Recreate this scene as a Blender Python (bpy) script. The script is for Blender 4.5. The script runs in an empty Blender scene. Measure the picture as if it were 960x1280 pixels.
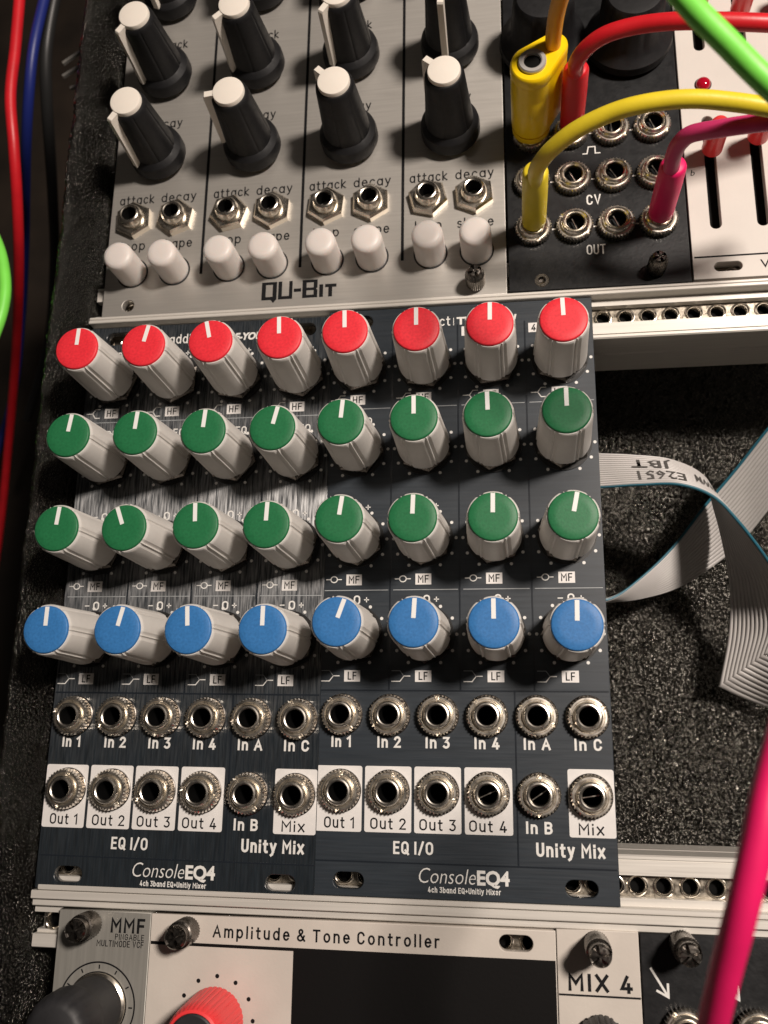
import bpy, math, random
from math import sin, cos, pi, radians
from mathutils import Vector, Matrix, noise
random.seed(7)
S = 0.001            # the script works in millimetres; the scene is in metres
sc = bpy.context.scene
COL = sc.collection
# ------------------------------------------------------------------ camera
cam_d = bpy.data.cameras.new('camera'); cam = bpy.data.objects.new('camera', cam_d); COL.objects.link(cam)
CP = Vector((42.17, 32.25, 188.0))
Rm = Matrix(((0.98902103, 0.0234428, 0.14590352), (0.01248796, 0.97054607, -0.24059171), (-0.14724623, 0.2397723, 0.95959772)))
cam.matrix_world = Matrix.Translation(CP * S) @ Rm.to_4x4()
cam_d.sensor_fit = 'HORIZONTAL'; cam_d.sensor_width = 36.0; cam_d.lens = 36.0 * 1105.2 / 960.0
cam_d.clip_start = 0.005; cam_d.clip_end = 20
cam_d.dof.use_dof = True; cam_d.dof.focus_distance = 0.186; cam_d.dof.aperture_fstop = cam_d.lens / 1.35
sc.camera = cam
# ------------------------------------------------------------------ world: the dim room
w = bpy.data.worlds.new('World'); sc.world = w; w.use_nodes = True
wn = w.node_tree.nodes; wl = w.node_tree.links
bg = wn['Background']
bg.inputs['Color'].default_value = (1.0, 0.86, 0.74, 1); bg.inputs['Strength'].default_value = 0.028
# ------------------------------------------------------------------ lamp: one warm room lamp, upper right
def lamp(name, loc, target, size, power, col):
    d = bpy.data.lights.new(name, 'AREA'); d.shape = 'DISK'; d.size = size; d.energy = power; d.color = col
    o = bpy.data.objects.new(name, d); COL.objects.link(o); o.location = Vector(loc) * S
    o.rotation_euler = (Vector(target) - Vector(loc)).to_track_quat('-Z', 'Y').to_euler(); return o
lamp('room_lamp', (350, 240, 600), (10, 70, 0), 0.10, 6.8, (1.0, 0.885, 0.79))
sc.view_settings.view_transform = 'Standard'; sc.view_settings.look = 'None'
sc.view_settings.exposure = -0.1; sc.view_settings.gamma = 1.0; sc.view_settings.use_curve_mapping = False

# ------------------------------------------------------------------ materials
def mat(name, col, rough=0.5, metal=0.0, bump=0.0, bscale=2000, spec=0.5, stretch=None, mottle=0.0, mscale=200,
        rvar=0.0, aniso=0.0, tangent=None, sss=0.0, coat=0.0, trans=0.0, bdist=0.0001, streak=0.0, ior=None, specstreak=0.0):
    m = bpy.data.materials.new(name); m.use_nodes = True
    nt = m.node_tree; n = nt.nodes; l = nt.links; b = n['Principled BSDF']
    b.inputs['Base Color'].default_value = (*col, 1); b.inputs['Roughness'].default_value = rough
    b.inputs['Metallic'].default_value = metal; b.inputs['Specular IOR Level'].default_value = spec
    b.inputs['Coat Weight'].default_value = coat; b.inputs['Transmission Weight'].default_value = trans
    if ior: b.inputs['IOR'].default_value = ior
    if sss:
        b.inputs['Subsurface Weight'].default_value = sss; b.inputs['Subsurface Radius'].default_value = (1, .8, .7)
        b.inputs['Subsurface Scale'].default_value = 0.0015
    geo = n.new('ShaderNodeTexCoord')
    def nz(scale, detail=3, vec=None, st=None):
        t = n.new('ShaderNodeTexNoise'); t.inputs['Scale'].default_value = scale; t.inputs['Detail'].default_value = detail
        mp = n.new('ShaderNodeMapping'); l.new(geo.outputs['Object'], mp.inputs['Vector'])
        if st: mp.inputs['Scale'].default_value = st
        l.new(mp.outputs[0], t.inputs['Vector']); return t
    if mottle or streak:
        t = nz(mscale, 5, st=stretch if streak else None); r = n.new('ShaderNodeMapRange')
        a = mottle or streak
        r.inputs['From Min'].default_value = .3; r.inputs['From Max'].default_value = .7
        r.inputs['To Min'].default_value = 1 - a; r.inputs['To Max'].default_value = 1 + a
        l.new(t.outputs['Fac'], r.inputs['Value'])
        mx = n.new('ShaderNodeMix'); mx.data_type = 'RGBA'; mx.blend_type = 'MULTIPLY'; mx.inputs['Factor'].default_value = 1
        mx.inputs['A'].default_value = (*col, 1); l.new(r.outputs[0], mx.inputs['B']); l.new(mx.outputs['Result'], b.inputs['Base Color'])
    if rvar:
        t = nz(mscale * 1.7, 4, st=stretch); r = n.new('ShaderNodeMapRange')
        r.inputs['From Min'].default_value = .3; r.inputs['From Max'].default_value = .7
        r.inputs['To Min'].default_value = max(.02, rough - rvar); r.inputs['To Max'].default_value = rough + rvar
        l.new(t.outputs['Fac'], r.inputs['Value']); l.new(r.outputs[0], b.inputs['Roughness'])
    if bump:
        t = nz(bscale, 4, st=stretch); bp = n.new('ShaderNodeBump'); bp.inputs['Strength'].default_value = bump
        bp.inputs['Distance'].default_value = bdist; l.new(t.outputs['Fac'], bp.inputs['Height']); l.new(bp.outputs[0], b.inputs['Normal'])
    if aniso:
        b.inputs['Anisotropic'].default_value = aniso
        cv = n.new('ShaderNodeCombineXYZ')
        for i, v in enumerate(tangent): cv.inputs[i].default_value = v
        l.new(cv.outputs[0], b.inputs['Tangent'])
    if specstreak:
        t = nz(mscale * 1.3, 3, st=stretch); r = n.new('ShaderNodeMapRange')
        r.inputs['From Min'].default_value = .35; r.inputs['From Max'].default_value = .65
        r.inputs['To Min'].default_value = spec * (1 - specstreak); r.inputs['To Max'].default_value = spec
        l.new(t.outputs['Fac'], r.inputs['Value']); l.new(r.outputs[0], b.inputs['Specular IOR Level'])
    return m
M = {}
M['navy_h'] = mat('navy_panel_brushed_across', (.022, .029, .037), .42, 0, .3, 2600, .5, (.04, 1, 1), rvar=.06, streak=.16, mscale=1500, bdist=.00002)
M['navy_v'] = mat('navy_panel_brushed_down', (.016, .021, .026), .33, .0, .8, 3200, 1.0, (1, .07, 1), rvar=.05, streak=.35, mscale=1900, aniso=.97, tangent=(1, 0, 0), bdist=.00004, ior=1.85, specstreak=.88)
M['ridge'] = mat('panel_line', (.012, .016, .022), .28, 0, .2, 1500, .6)
M['print'] = mat('white_ink', (.74, .73, .70), .5, 0, .1, 1500, mottle=.05, mscale=900)
M['greyprint'] = mat('grey_ink', (.34, .36, .37), .5, 0, .1, 1500, mottle=.1, mscale=900)
M['box'] = mat('white_box_ink', (.73, .71, .69), .5, 0, .15, 1500, mottle=.03, mscale=500)
M['faintink'] = mat('faint_grey_ink', (.09, .085, .08), .6, spec=.15)
M['ink'] = mat('black_ink', (.008, .008, .009), .6, spec=.15)
M['beige'] = mat('knob_plastic', (.68, .655, .62), .44, 0, .12, 1500, .45, mottle=.04, mscale=300, sss=.08)
for nme, c in (('red', (.76, .03, .045)), ('green', (.016, .15, .055)), ('blue', (.035, .17, .43))):
    M[nme] = mat('cap_' + nme, c, .48, 0, .35, 2600, .35, mottle=.12, mscale=1800, bdist=.00005)
M['pointer'] = mat('pointer_white', (.82, .82, .80), .5, 0, .1, 2000)
M['nickel'] = mat('nickel', (.80, .75, .67), .29, 1, .04, 900, rvar=.07, mscale=300, mottle=.06)
M['steel'] = mat('bright_steel', (.78, .72, .63), .24, 1, .05, 900, rvar=.07, mscale=300)
M['darksteel'] = mat('blackened_steel', (.16, .145, .13), .3, 1, .2, 1800, rvar=.1, mscale=900)
M['hole'] = mat('hole_black', (.003, .003, .003), .7, 0, spec=.1)
M['ringmetal'] = mat('satin_ring', (.50, .48, .46), .45, .5)
M['brass'] = mat('jack_inside', (.20, .15, .08), .35, 1)
M['darknickel'] = mat('dark_nickel', (.26, .24, .21), .3, 1, .05, 900, rvar=.07, mscale=300)
M['washer'] = mat('black_washer', (.02, .02, .02), .35)
M['alu'] = mat('brushed_aluminium', (.57, .545, .505), .50, .7, .22, 2600, stretch=(.03, 1, 1), rvar=.04, mscale=1800, streak=.05, aniso=.5, tangent=(0, 1, 0), bdist=.00002)
M['alu_mmf'] = mat('grey_aluminium', (.36, .35, .32), .48, .5, .30, 2600, stretch=(1, .03, 1), rvar=.06, mscale=1800, streak=.08, bdist=.00002)
M['rail'] = mat('rail_aluminium', (.66, .63, .58), .45, .3, .2, 2600, stretch=(.02, 1, 1), rvar=.08, mscale=1500, streak=.06, bdist=.00002)
M['strip'] = mat('threaded_strip_steel', (.38, .34, .28), .35, 1, .35, 900, rvar=.12, mscale=700, mottle=.25)
M['cream'] = mat('cream_panel', (.58, .53, .475), .5, 0, .2, 1500, mottle=.05, mscale=120)
M['white'] = mat('white_panel', (.63, .59, .545), .5, 0, .2, 1500, mottle=.03, mscale=120)
M['black'] = mat('black_panel', (.009, .0095, .0105), .42, 0, .3, 1300, .35, mottle=.15, mscale=300, rvar=.06)
M['blackpaint'] = mat('black_window_paint', (.005, .0045, .0045), .6, 0, .2, 1300, spec=.15)
M['knobblack'] = mat('black_knob_plastic', (.008, .008, .009), .55, 0, .2, 1600, mottle=.2, mscale=500, rvar=.06, spec=.3)
M['knobgrey'] = mat('charcoal_knob_plastic', (.018, .018, .02), .55, 0, .2, 1500, mottle=.2, mscale=300)
M['knobwhite'] = mat('ivory_plastic', (.80, .74, .66), .42, 0, .1, 1500, mottle=.03, sss=.1)
M['btn'] = mat('milky_button', (.84, .78, .74), .42, 0, .03, 900, .4, sss=.7, trans=.2)
M['rubred'] = mat('red_rubber', (.62, .012, .02), .42, 0, .2, 1500, mottle=.08)
M['kred'] = mat('red_knob_plastic', (.85, .05, .055), .35, 0, .1, 1500, sss=.15)
M['yel'] = mat('yellow_rubber', (.80, .62, .03), .42, 0, .2, 1500, mottle=.06)
M['yels'] = mat('bright_yellow_plug', (.88, .60, .004), .32, 0, .15, 1500, mottle=.05)
M['ora'] = mat('orange_rubber', (.80, .36, .01), .42, 0, .2, 1500, mottle=.06)
M['mag'] = mat('magenta_rubber', (.62, .04, .16), .45, 0, .2, 1500, mottle=.07)
M['pink'] = mat('hot_pink_rubber', (.80, .012, .13), .45, 0, .2, 1500, mottle=.05)
M['grn'] = mat('lime_rubber', (.22, .80, .09), .45, 0, .2, 1500, mottle=.05)
M['blu'] = mat('blue_rubber', (.012, .022, .17), .45, 0, .2, 1500)
M['blk'] = mat('black_rubber', (.02, .02, .02), .45)
M['led'] = mat('red_led', (.40, .004, .02), .08, 0, 0, spec=.6, coat=.5, sss=.3)
M['ribbon'] = mat('grey_ribbon', (.50, .48, .465), .38, 0, .1, 1500, mottle=.04)
M['teal'] = mat('teal_stripe', (.02, .12, .17), .4)
M['pcb'] = mat('circuit_board', (.01, .03, .02), .4)
M['desk'] = mat('dark_desk', (.022, .015, .010), .6, 0, .3, 200, mottle=.5, mscale=25)
def foam_mat(name, scale, strength, dist, ior=1.7, r0=.17, r1=.28):
    m = bpy.data.materials.new(name); m.use_nodes = True; nt = m.node_tree; n = nt.nodes; l = nt.links; b = n['Principled BSDF']
    b.inputs['Base Color'].default_value = (.005, .0045, .004, 1); b.inputs['Specular IOR Level'].default_value = 1.0; b.inputs['IOR'].default_value = ior; b.inputs['Specular Tint'].default_value = (1, .96, .86, 1)
    g = n.new('ShaderNodeTexCoord')
    v = n.new('ShaderNodeTexVoronoi'); v.inputs['Scale'].default_value = scale; v.feature = 'F1'
    v2 = n.new('ShaderNodeTexVoronoi'); v2.inputs['Scale'].default_value = scale * 2.3; v2.feature = 'F1'
    t2 = n.new('ShaderNodeTexNoise'); t2.inputs['Scale'].default_value = scale * .12; t2.inputs['Detail'].default_value = 3
    for x in (v, v2, t2): l.new(g.outputs['Object'], x.inputs['Vector'])
    p = n.new('ShaderNodeMath'); p.operation = 'POWER'; p.inputs[1].default_value = 2.0; l.new(v.outputs['Distance'], p.inputs[0])
    p2 = n.new('ShaderNodeMath'); p2.operation = 'MULTIPLY'; p2.inputs[1].default_value = .25; l.new(v2.outputs['Distance'], p2.inputs[0])
    a = n.new('ShaderNodeMath'); a.operation = 'ADD'; l.new(p.outputs[0], a.inputs[0]); l.new(p2.outputs[0], a.inputs[1])
    bp = n.new('ShaderNodeBump'); bp.invert = True; bp.inputs['Strength'].default_value = strength; bp.inputs['Distance'].default_value = dist
    l.new(a.outputs[0], bp.inputs['Height']); l.new(bp.outputs[0], b.inputs['Normal'])
    r = n.new('ShaderNodeMapRange'); r.inputs['From Min'].default_value = .35; r.inputs['From Max'].default_value = .65
    r.inputs['To Min'].default_value = r0; r.inputs['To Max'].default_value = r1; l.new(t2.outputs['Fac'], r.inputs['Value']); l.new(r.outputs[0], b.inputs['Roughness'])
    return m
M['foam'] = foam_mat('glittering_black_foam', 1050, 1.0, .0011, 1.88)
M['foamside'] = foam_mat('black_case_lining', 1700, 1.0, .0009, 1.5, .12, .2)

# ------------------------------------------------------------------ mesh helpers (millimetres in, metres out)
def mesh(name, vs, fs, m, smooth=None, mi=None):
    me = bpy.data.meshes.new(name); me.from_pydata([(x * S, y * S, z * S) for x, y, z in vs], [], fs)
    for mm in (m if isinstance(m, (list, tuple)) else [m]): me.materials.append(M[mm])
    if mi: me.polygons.foreach_set('material_index', mi)
    me.validate(); me.update()
    if smooth is not None:
        me.polygons.foreach_set('use_smooth', [True] * len(me.polygons)); me.set_sharp_from_angle(angle=radians(smooth))
    return me
def ob(name, me, parent=None, loc=(0, 0, 0), rot=0.0, **props):
    o = bpy.data.objects.new(name, me); COL.objects.link(o)
    if parent: o.parent = parent
    o.location = Vector(loc) * S
    if isinstance(rot, (int, float)): o.rotation_euler = (0, 0, rot)
    else: o.rotation_euler = rot
    for k, v in props.items(): o[k] = v
    return o
def thing(name, label, cat, loc=(0, 0, 0), group=None, rot=0.0):
    o = bpy.data.objects.new(name, None); o.empty_display_size = .005; COL.objects.link(o); o.location = Vector(loc) * S
    o.rotation_euler = (0, 0, rot); o['label'] = label; o['category'] = cat
    if group: o['group'] = group
    return o
def tag(o, label, cat, group=None):
    o['label'] = label; o['category'] = cat
    if group: o['group'] = group
    return o
def box(x0, x1, y0, y1, z0, z1, V, F):
    b = len(V); V += [(x0, y0, z0), (x1, y0, z0), (x1, y1, z0), (x0, y1, z0), (x0, y0, z1), (x1, y0, z1), (x1, y1, z1), (x0, y1, z1)]
    F += [tuple(b + i for i in f) for f in ((0, 3, 2, 1), (4, 5, 6, 7), (0, 1, 5, 4), (1, 2, 6, 5), (2, 3, 7, 6), (3, 0, 4, 7))]
def boxes(name, L, m):
    V = []; F = []
    for b in L: box(*b, V, F)
    return mesh(name, V, F, m)
def lathe(name, prof, seg, m, smooth=35, mod=None, mats=None, close_top=True, close_bot=False):
    """prof: (r, z) from outside bottom to the centre; mod(i_profile, angle, r, z) -> (r, z)"""
    V = []; F = []; MI = []
    for k, (r, z) in enumerate(prof):
        for s in range(seg):
            a = 2 * pi * s / seg; rr, zz = mod(k, a, r, z) if mod else (r, z)
            V.append((rr * cos(a), rr * sin(a), zz))
    for k in range(len(prof) - 1):
        for s in range(seg):
            s2 = (s + 1) % seg; F.append((k * seg + s, k * seg + s2, (k + 1) * seg + s2, (k + 1) * seg + s)); MI.append(mats[k] if mats else 0)
    if close_top: F.append(tuple((len(prof) - 1) * seg + s for s in range(seg))); MI.append(mats[-1] if mats else 0)
    if close_bot: F.append(tuple(reversed(range(seg)))); MI.append(0)
    return mesh(name, V, F, m, smooth, MI if mats else None)
def catmull(P, n):
    P = [Vector(p) for p in P]; Q = [P[0] * 2 - P[1]] + P + [P[-1] * 2 - P[-2]]; out = []
    for i in range(1, len(Q) - 2):
        a, b, c, d = Q[i - 1:i + 3]
        for k in range(n):
            t = k / n
            out.append(.5 * ((2 * b) + (c - a) * t + (2 * a - 5 * b + 4 * c - d) * t * t + (3 * b - a - 3 * c + d) * t ** 3))
    out.append(P[-1]); return out
def tube(name, P, r, m, seg=20, n=10):
    C = catmull(P, n); V = []; F = []; up = Vector((0.3, .1, 1)).normalized(); N = None
    for i, c in enumerate(C):
        t = (C[min(i + 1, len(C) - 1)] - C[max(i - 1, 0)]).normalized()
        if N is None:
            N = t.cross(up); N = N.normalized() if N.length > .01 else t.orthogonal().normalized()
        N = (N - t * N.dot(t)).normalized(); B = t.cross(N)
        for s in range(seg):
            a = 2 * pi * s / seg; V.append(tuple(c + (N * cos(a) + B * sin(a)) * r))
    for i in range(len(C) - 1):
        for s in range(seg):
            s2 = (s + 1) % seg; F.append((i * seg + s, i * seg + s2, (i + 1) * seg + s2, (i + 1) * seg + s))
    F.append(tuple(reversed(range(seg)))); F.append(tuple((len(C) - 1) * seg + s for s in range(seg)))
    return mesh(name, V, F, m, 50)
def flat(name, outlines, z0, z1, m, bevel=0.0, res=1):
    """outlines: list of closed 2D loops (first outer, others holes) filled and extruded between z0 and z1"""
    cu = bpy.data.curves.new(name, 'CURVE'); cu.dimensions = '2D'; cu.fill_mode = 'BOTH'
    for L in outlines:
        sp = cu.splines.new('POLY'); sp.points.add(len(L) - 1)
        for i, (x, y) in enumerate(L): sp.points[i].co = (x * S, y * S, 0, 1)
        sp.use_cyclic_u = True
    h = (z1 - z0) / 2; cu.extrude = (h - bevel) * S; cu.bevel_depth = bevel * S; cu.bevel_resolution = res; cu.offset = -bevel * S
    o = bpy.data.objects.new('tmp', cu); COL.objects.link(o)
    me = bpy.data.meshes.new_from_object(o.evaluated_get(bpy.context.evaluated_depsgraph_get()))
    bpy.data.objects.remove(o); bpy.data.curves.remove(cu)
    for v in me.vertices: v.co.z += (z0 + h) * S
    me.materials.clear(); me.materials.append(M[m]); me.name = name
    return me
def circ(cx, cy, r, n=32, a0=0): return [(cx + r * cos(a0 + 2 * pi * i / n), cy + r * sin(a0 + 2 * pi * i / n)) for i in range(n)]
def slot(cx, cy, w, h, n=10):
    r = h / 2; L = []
    for i in range(n + 1): a = -pi / 2 + pi * i / n; L.append((cx + w / 2 - r + r * cos(a), cy + r * sin(a)))
    for i in range(n + 1): a = pi / 2 + pi * i / n; L.append((cx - w / 2 + r + r * cos(a), cy + r * sin(a)))
    return L
def vslot(cx, y0, y1, w, n=8):
    r = w / 2; L = []
    for i in range(n + 1): a = pi * i / n; L.append((cx + r * cos(a), y1 - r + r * sin(a)))
    for i in range(n + 1): a = pi + pi * i / n; L.append((cx + r * cos(a), y0 + r + r * sin(a)))
    return L
def rect(x0, x1, y0, y1): return [(x0, y0), (x1, y0), (x1, y1), (x0, y1)]
def rrect(x0, x1, y0, y1, r=.4):
    L = []
    for cx, cy, a0 in ((x1 - r, y0 + r, -pi / 2), (x1 - r, y1 - r, 0), (x0 + r, y1 - r, pi / 2), (x0 + r, y0 + r, pi)):
        for i in range(5): a = a0 + pi / 2 * i / 4; L.append((cx + r * cos(a), cy + r * sin(a)))
    return L
TC = {}
def text(s, x, y, h, parent, m='print', align='L', width=None, bold=0.0, shear=0.0, rot=0.0, z=0.05, capref='H', space=1.0, name='lettering'):
    key = (s, h, m, width, bold, shear, capref, space)
    if key not in TC:
        def mk(t):
            cu = bpy.data.curves.new('t', 'FONT'); cu.body = t; cu.size = 1; cu.offset = bold; cu.shear = shear; cu.resolution_u = 3; cu.space_character = space
            o = bpy.data.objects.new('tmp', cu); COL.objects.link(o); bpy.context.view_layer.update()
            me = bpy.data.meshes.new_from_object(o.evaluated_get(bpy.context.evaluated_depsgraph_get()))
            bpy.data.objects.remove(o); bpy.data.curves.remove(cu); return me
        r = mk(capref); ch = max(v.co.y for v in r.vertices) - min(v.co.y for v in r.vertices); bpy.data.meshes.remove(r)
        me = mk(s); xs = [v.co.x for v in me.vertices]; x0, x1 = min(xs), max(xs)
        k = h / ch; kx = (width / (x1 - x0)) if width else k
        for v in me.vertices: v.co.x = (v.co.x - x0) * kx * S; v.co.y *= k * S; v.co.z = 0
        me.materials.clear(); me.materials.append(M[m]); me.name = 'lettering'
        TC[key] = (me, (x1 - x0) * kx)
    me, wd = TC[key]
    dx = {'L': 0, 'C': -wd / 2, 'R': -wd}[align]
    return ob(name, me, parent, (x + dx * cos(rot), y + dx * sin(rot), z), rot)
def stroke(name, polys, wd, m, z=.03, closed=False):
    """thin printed strokes of width wd along polylines, joined as one flat print"""
    V = []; F = []
    for P in polys:
        Q = [Vector((a, b)) for a, b in P]; L = []; n = len(Q)
        for i, q in enumerate(Q):
            if closed: t = (Q[(i + 1) % n] - Q[i - 1]).normalized(); k = 1
            else:
                d0 = (q - Q[i - 1]).normalized() if i else (Q[1] - q).normalized(); d1 = (Q[i + 1] - q).normalized() if i < n - 1 else d0
                t = (d0 + d1).normalized(); k = 1 / max(.5, t.dot(d1))
            nn = Vector((-t.y, t.x)) * wd / 2 * k; L.append((q + nn, q - nn))
        b = len(V)
        for a, c in L: V += [(a.x, a.y, z), (c.x, c.y, z)]
        for i in range(n if closed else n - 1):
            j = (i + 1) % n; F.append((b + 2 * i, b + 2 * i + 1, b + 2 * j + 1, b + 2 * j))
    return mesh(name, V, F, m)

# ------------------------------------------------------------------ a plain single-line letter face
def arc(cx, cy, rx, ry, a0, a1, n=10): return [(cx + rx * cos(radians(a0 + (a1 - a0) * i / n)), cy + ry * sin(radians(a0 + (a1 - a0) * i / n))) for i in range(n + 1)]
XH = .72
def bowl(w, h, left=True): return None
G = {
 'A': (.66, [[(0, 0), (.33, 1), (.66, 0)], [(.12, .34), (.54, .34)]]),
 'B': (.54, [[(.3, .52), (0, .52), (0, 1), (.3, 1)] + arc(.3, .76, .22, .24, 90, -90), [(0, .52), (0, 0), (.3, 0)] + arc(.3, .26, .24, .26, -90, 90)]),
 'C': (.54, [arc(.27, .7, .27, .3, 15, 180)[0:] + arc(.27, .3, .27, .3, 180, 345)]),
 'D': (.56, [[(0, 0), (0, 1), (.24, 1)] + arc(.24, .66, .32, .34, 90, 0) + arc(.24, .34, .32, .34, 0, -90) + [(0, 0)]]),
 'E': (.46, [[(.46, 1), (0, 1), (0, 0), (.46, 0)], [(0, .52), (.4, .52)]]),
 'F': (.46, [[(.46, 1), (0, 1), (0, 0)], [(0, .5), (.4, .5)]]),
 'G': (.56, [arc(.28, .7, .28, .3, 20, 180) + arc(.28, .3, .28, .3, 180, 360) + [(.56, .48), (.32, .48)]]),
 'H': (.52, [[(0, 0), (0, 1)], [(.52, 0), (.52, 1)], [(0, .52), (.52, .52)]]),
 'I': (.0, [[(0, 0), (0, 1)]]),
 'L': (.44, [[(0, 1), (0, 0), (.44, 0)]]),
 'M': (.70, [[(0, 0), (0, 1), (.35, .42), (.70, 1), (.70, 0)]]),
 'N': (.56, [[(0, 0), (0, 1), (.56, 0), (.56, 1)]]),
 'O': (.58, [arc(.29, .7, .29, .3, 0, 180) + arc(.29, .3, .29, .3, 180, 360) + [(.58, .71)]]),
 'P': (.52, [[(0, 0), (0, 1), (.28, 1)] + arc(.28, .75, .24, .25, 90, -90) + [(0, .5)]]),
 'Q': (.58, [arc(.29, .7, .29, .3, 0, 180) + arc(.29, .3, .29, .3, 180, 360) + [(.58, .71)], [(.34, .26), (.62, -.06)]]),
 'R': (.54, [[(0, 0), (0, 1), (.28, 1)] + arc(.28, .75, .24, .25, 90, -90) + [(0, .5)], [(.26, .48), (.54, 0)]]),
 'T': (.56, [[(0, 1), (.56, 1)], [(.28, 1), (.28, 0)]]),
 'U': (.54, [[(0, 1)] + arc(.27, .28, .27, .28, 180, 360) + [(.54, 1)]]),
 'V': (.60, [[(0, 1), (.30, 0), (.60, 1)]]),
 'X': (.58, [[(0, 0), (.58, 1)], [(0, 1), (.58, 0)]]),
 'J': (.4, [[(.4, 1)] + arc(.2, .22, .2, .22, 0, -180)]),
 'W': (.86, [[(0, 1), (.2, 0), (.43, .8), (.66, 0), (.86, 1)]]),
 '0': (.5, [arc(.25, .72, .25, .28, 0, 180) + arc(.25, .28, .25, .28, 180, 360) + [(.5, .73)]]),
 '1': (.26, [[(0, .8), (.24, 1), (.24, 0)]]),
 '2': (.48, [arc(.24, .74, .24, .26, 165, -25) + [(.0, 0), (.5, 0)]]),
 '3': (.46, [[(.0, 1), (.44, 1), (.2, .6)] + arc(.2, .3, .26, .30, 80, -140)]),
 '4': (.52, [[(.3, 1), (0, .22), (.52, .22)], [(.38, .5), (.38, 0)]]),
 '5': (.46, [[(.44, 1), (.05, 1), (.02, .55)] + arc(.2, .32, .26, .3, 110, -140)]),
 '6': (.5, [[(.36, 1), (.06, .5)] + arc(.25, .3, .25, .3, 140, 500)]),
 '/': (.4, [[(0, -.05), (.4, 1.05)]]),
 '+': (.4, [[(0, .42), (.4, .42)], [(.2, .22), (.2, .62)]]),
 '&': (.66, [[(.66, 0), (.16, .7)] + arc(.3, .82, .16, .18, 200, -20) + [(.4, .66), (.12, .42)] + arc(.26, .24, .25, .24, 135, 320) + [(.62, .42)]]),
 'a': (.50, [arc(.25, .36, .25, .36, 0, 360, 20), [(.5, .72), (.5, 0)]]),
 'b': (.50, [arc(.25, .36, .25, .36, 0, 360, 20), [(0, 1.02), (0, 0)]]),
 'c': (.44, [arc(.25, .36, .25, .36, 45, 315, 16)]),
 'd': (.50, [arc(.25, .36, .25, .36, 0, 360, 20), [(.5, 1.02), (.5, 0)]]),
 'e': (.48, [[(.02, .38), (.49, .38)] + arc(.25, .36, .24, .36, 5, 318, 18)]),
 'h': (.44, [[(0, 1.02), (0, 0)], arc(.22, .46, .22, .26, 170, 0) + [(.44, 0)]]),
 'i': (.0, [[(0, .62), (0, 0)], [(0, .93), (0, .97)]]),
 'k': (.44, [[(0, 1.02), (0, 0)], [(.40, .72), (.03, .34), (.44, 0)]]),
 'l': (.0, [[(0, 1.02), (0, 0)]]),
 'm': (.76, [[(0, .72), (0, 0)], arc(.19, .48, .19, .24, 170, 0) + [(.38, 0)], arc(.57, .48, .19, .24, 180, 0) + [(.76, 0)]]),
 'n': (.44, [[(0, .72), (0, 0)], arc(.22, .46, .22, .26, 170, 0) + [(.44, 0)]]),
 'o': (.50, [arc(.25, .36, .25, .36, 0, 360, 20)]),
 'p': (.50, [arc(.25, .36, .25, .36, 0, 360, 20), [(0, .72), (0, -.3)]]),
 'r': (.28, [[(0, .72), (0, 0)], arc(.22, .46, .22, .26, 175, 75, 6)]),
 's': (.38, [arc(.19, .53, .18, .17, 40, 230, 8) + arc(.19, .18, .19, .18, 75, -145, 10)]),
 't': (.30, [[(.12, .95), (.12, .12), (.2, 0), (.30, 0)], [(0, .7), (.30, .7)]]),
 'u': (.44, [[(0, .72)] + arc(.22, .26, .22, .26, 180, 350), [(.44, .72), (.44, 0)]]),
 'x': (.46, [[(0, 0), (.46, .72)], [(0, .72), (.46, 0)]]),
 'y': (.46, [[(0, .72), (.24, .04)], [(.46, .72), (.16, -.2), (.04, -.28)]]),
}
LC = {}
def lets(s, x, y, h, parent, m='print', align='L', width=None, wt=.15, gap=.2, z=.05, sp=.42, shear=0.0):
    """lettering in the single-line face; wt = stroke weight over cap height"""
    key = (s, h, m, width, wt, gap, shear)
    if key not in LC:
        px = 0; PL = []
        for c in s:
            if c == ' ': px += sp; continue
            w_, pl = G[c]
            for P in pl: PL.append([(px + a, b) for a, b in P])
            px += w_ + gap + wt
        tot = px - gap - wt
        kx = (width - wt * h) / tot if width else h
        V = []; F = []; wd = wt * h; zz = 0
        for P in PL:
            Q = []
            for a, b in P:
                v = Vector((a * kx + shear * b * h, b * h))
                if not Q or (v - Q[-1]).length > 1e-4: Q.append(v)
            closed = (Q[0] - Q[-1]).length < .02 * h and len(Q) > 6
            if closed: Q = Q[:-1]
            n = len(Q); b0 = len(V)
            for i, q in enumerate(Q):
                if closed: d0 = (q - Q[i - 1]).normalized(); d1 = (Q[(i + 1) % n] - q).normalized()
                else:
                    d0 = (q - Q[i - 1]).normalized() if i else (Q[1] - q).normalized(); d1 = (Q[i + 1] - q).normalized() if i < n - 1 else d0
                t = (d0 + d1); t = t.normalized() if t.length > .05 else d1
                k = 1 / max(.55, t.dot(d1)); nn = Vector((-t.y, t.x)) * wd / 2 * k
                e = Vector((0, 0))
                if not closed and i == 0: e = -d1 * wd / 2
                if not closed and i == n - 1: e = d0 * wd / 2
                p0 = q + nn + e; p1 = q - nn + e; V += [(p0.x + wd / 2, p0.y, zz), (p1.x + wd / 2, p1.y, zz)]
            for i in range(n if closed else n - 1):
                j = (i + 1) % n; F.append((b0 + 2 * i, b0 + 2 * i + 1, b0 + 2 * j + 1, b0 + 2 * j))
            zz += .0012
        LC[key] = (mesh('lettering', V, F, m), tot * kx + wd)
    me, wd = LC[key]
    return ob('lettering', me, parent, (x + {'L': 0, 'C': -wd / 2, 'R': -wd}[align], y, z))

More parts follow.
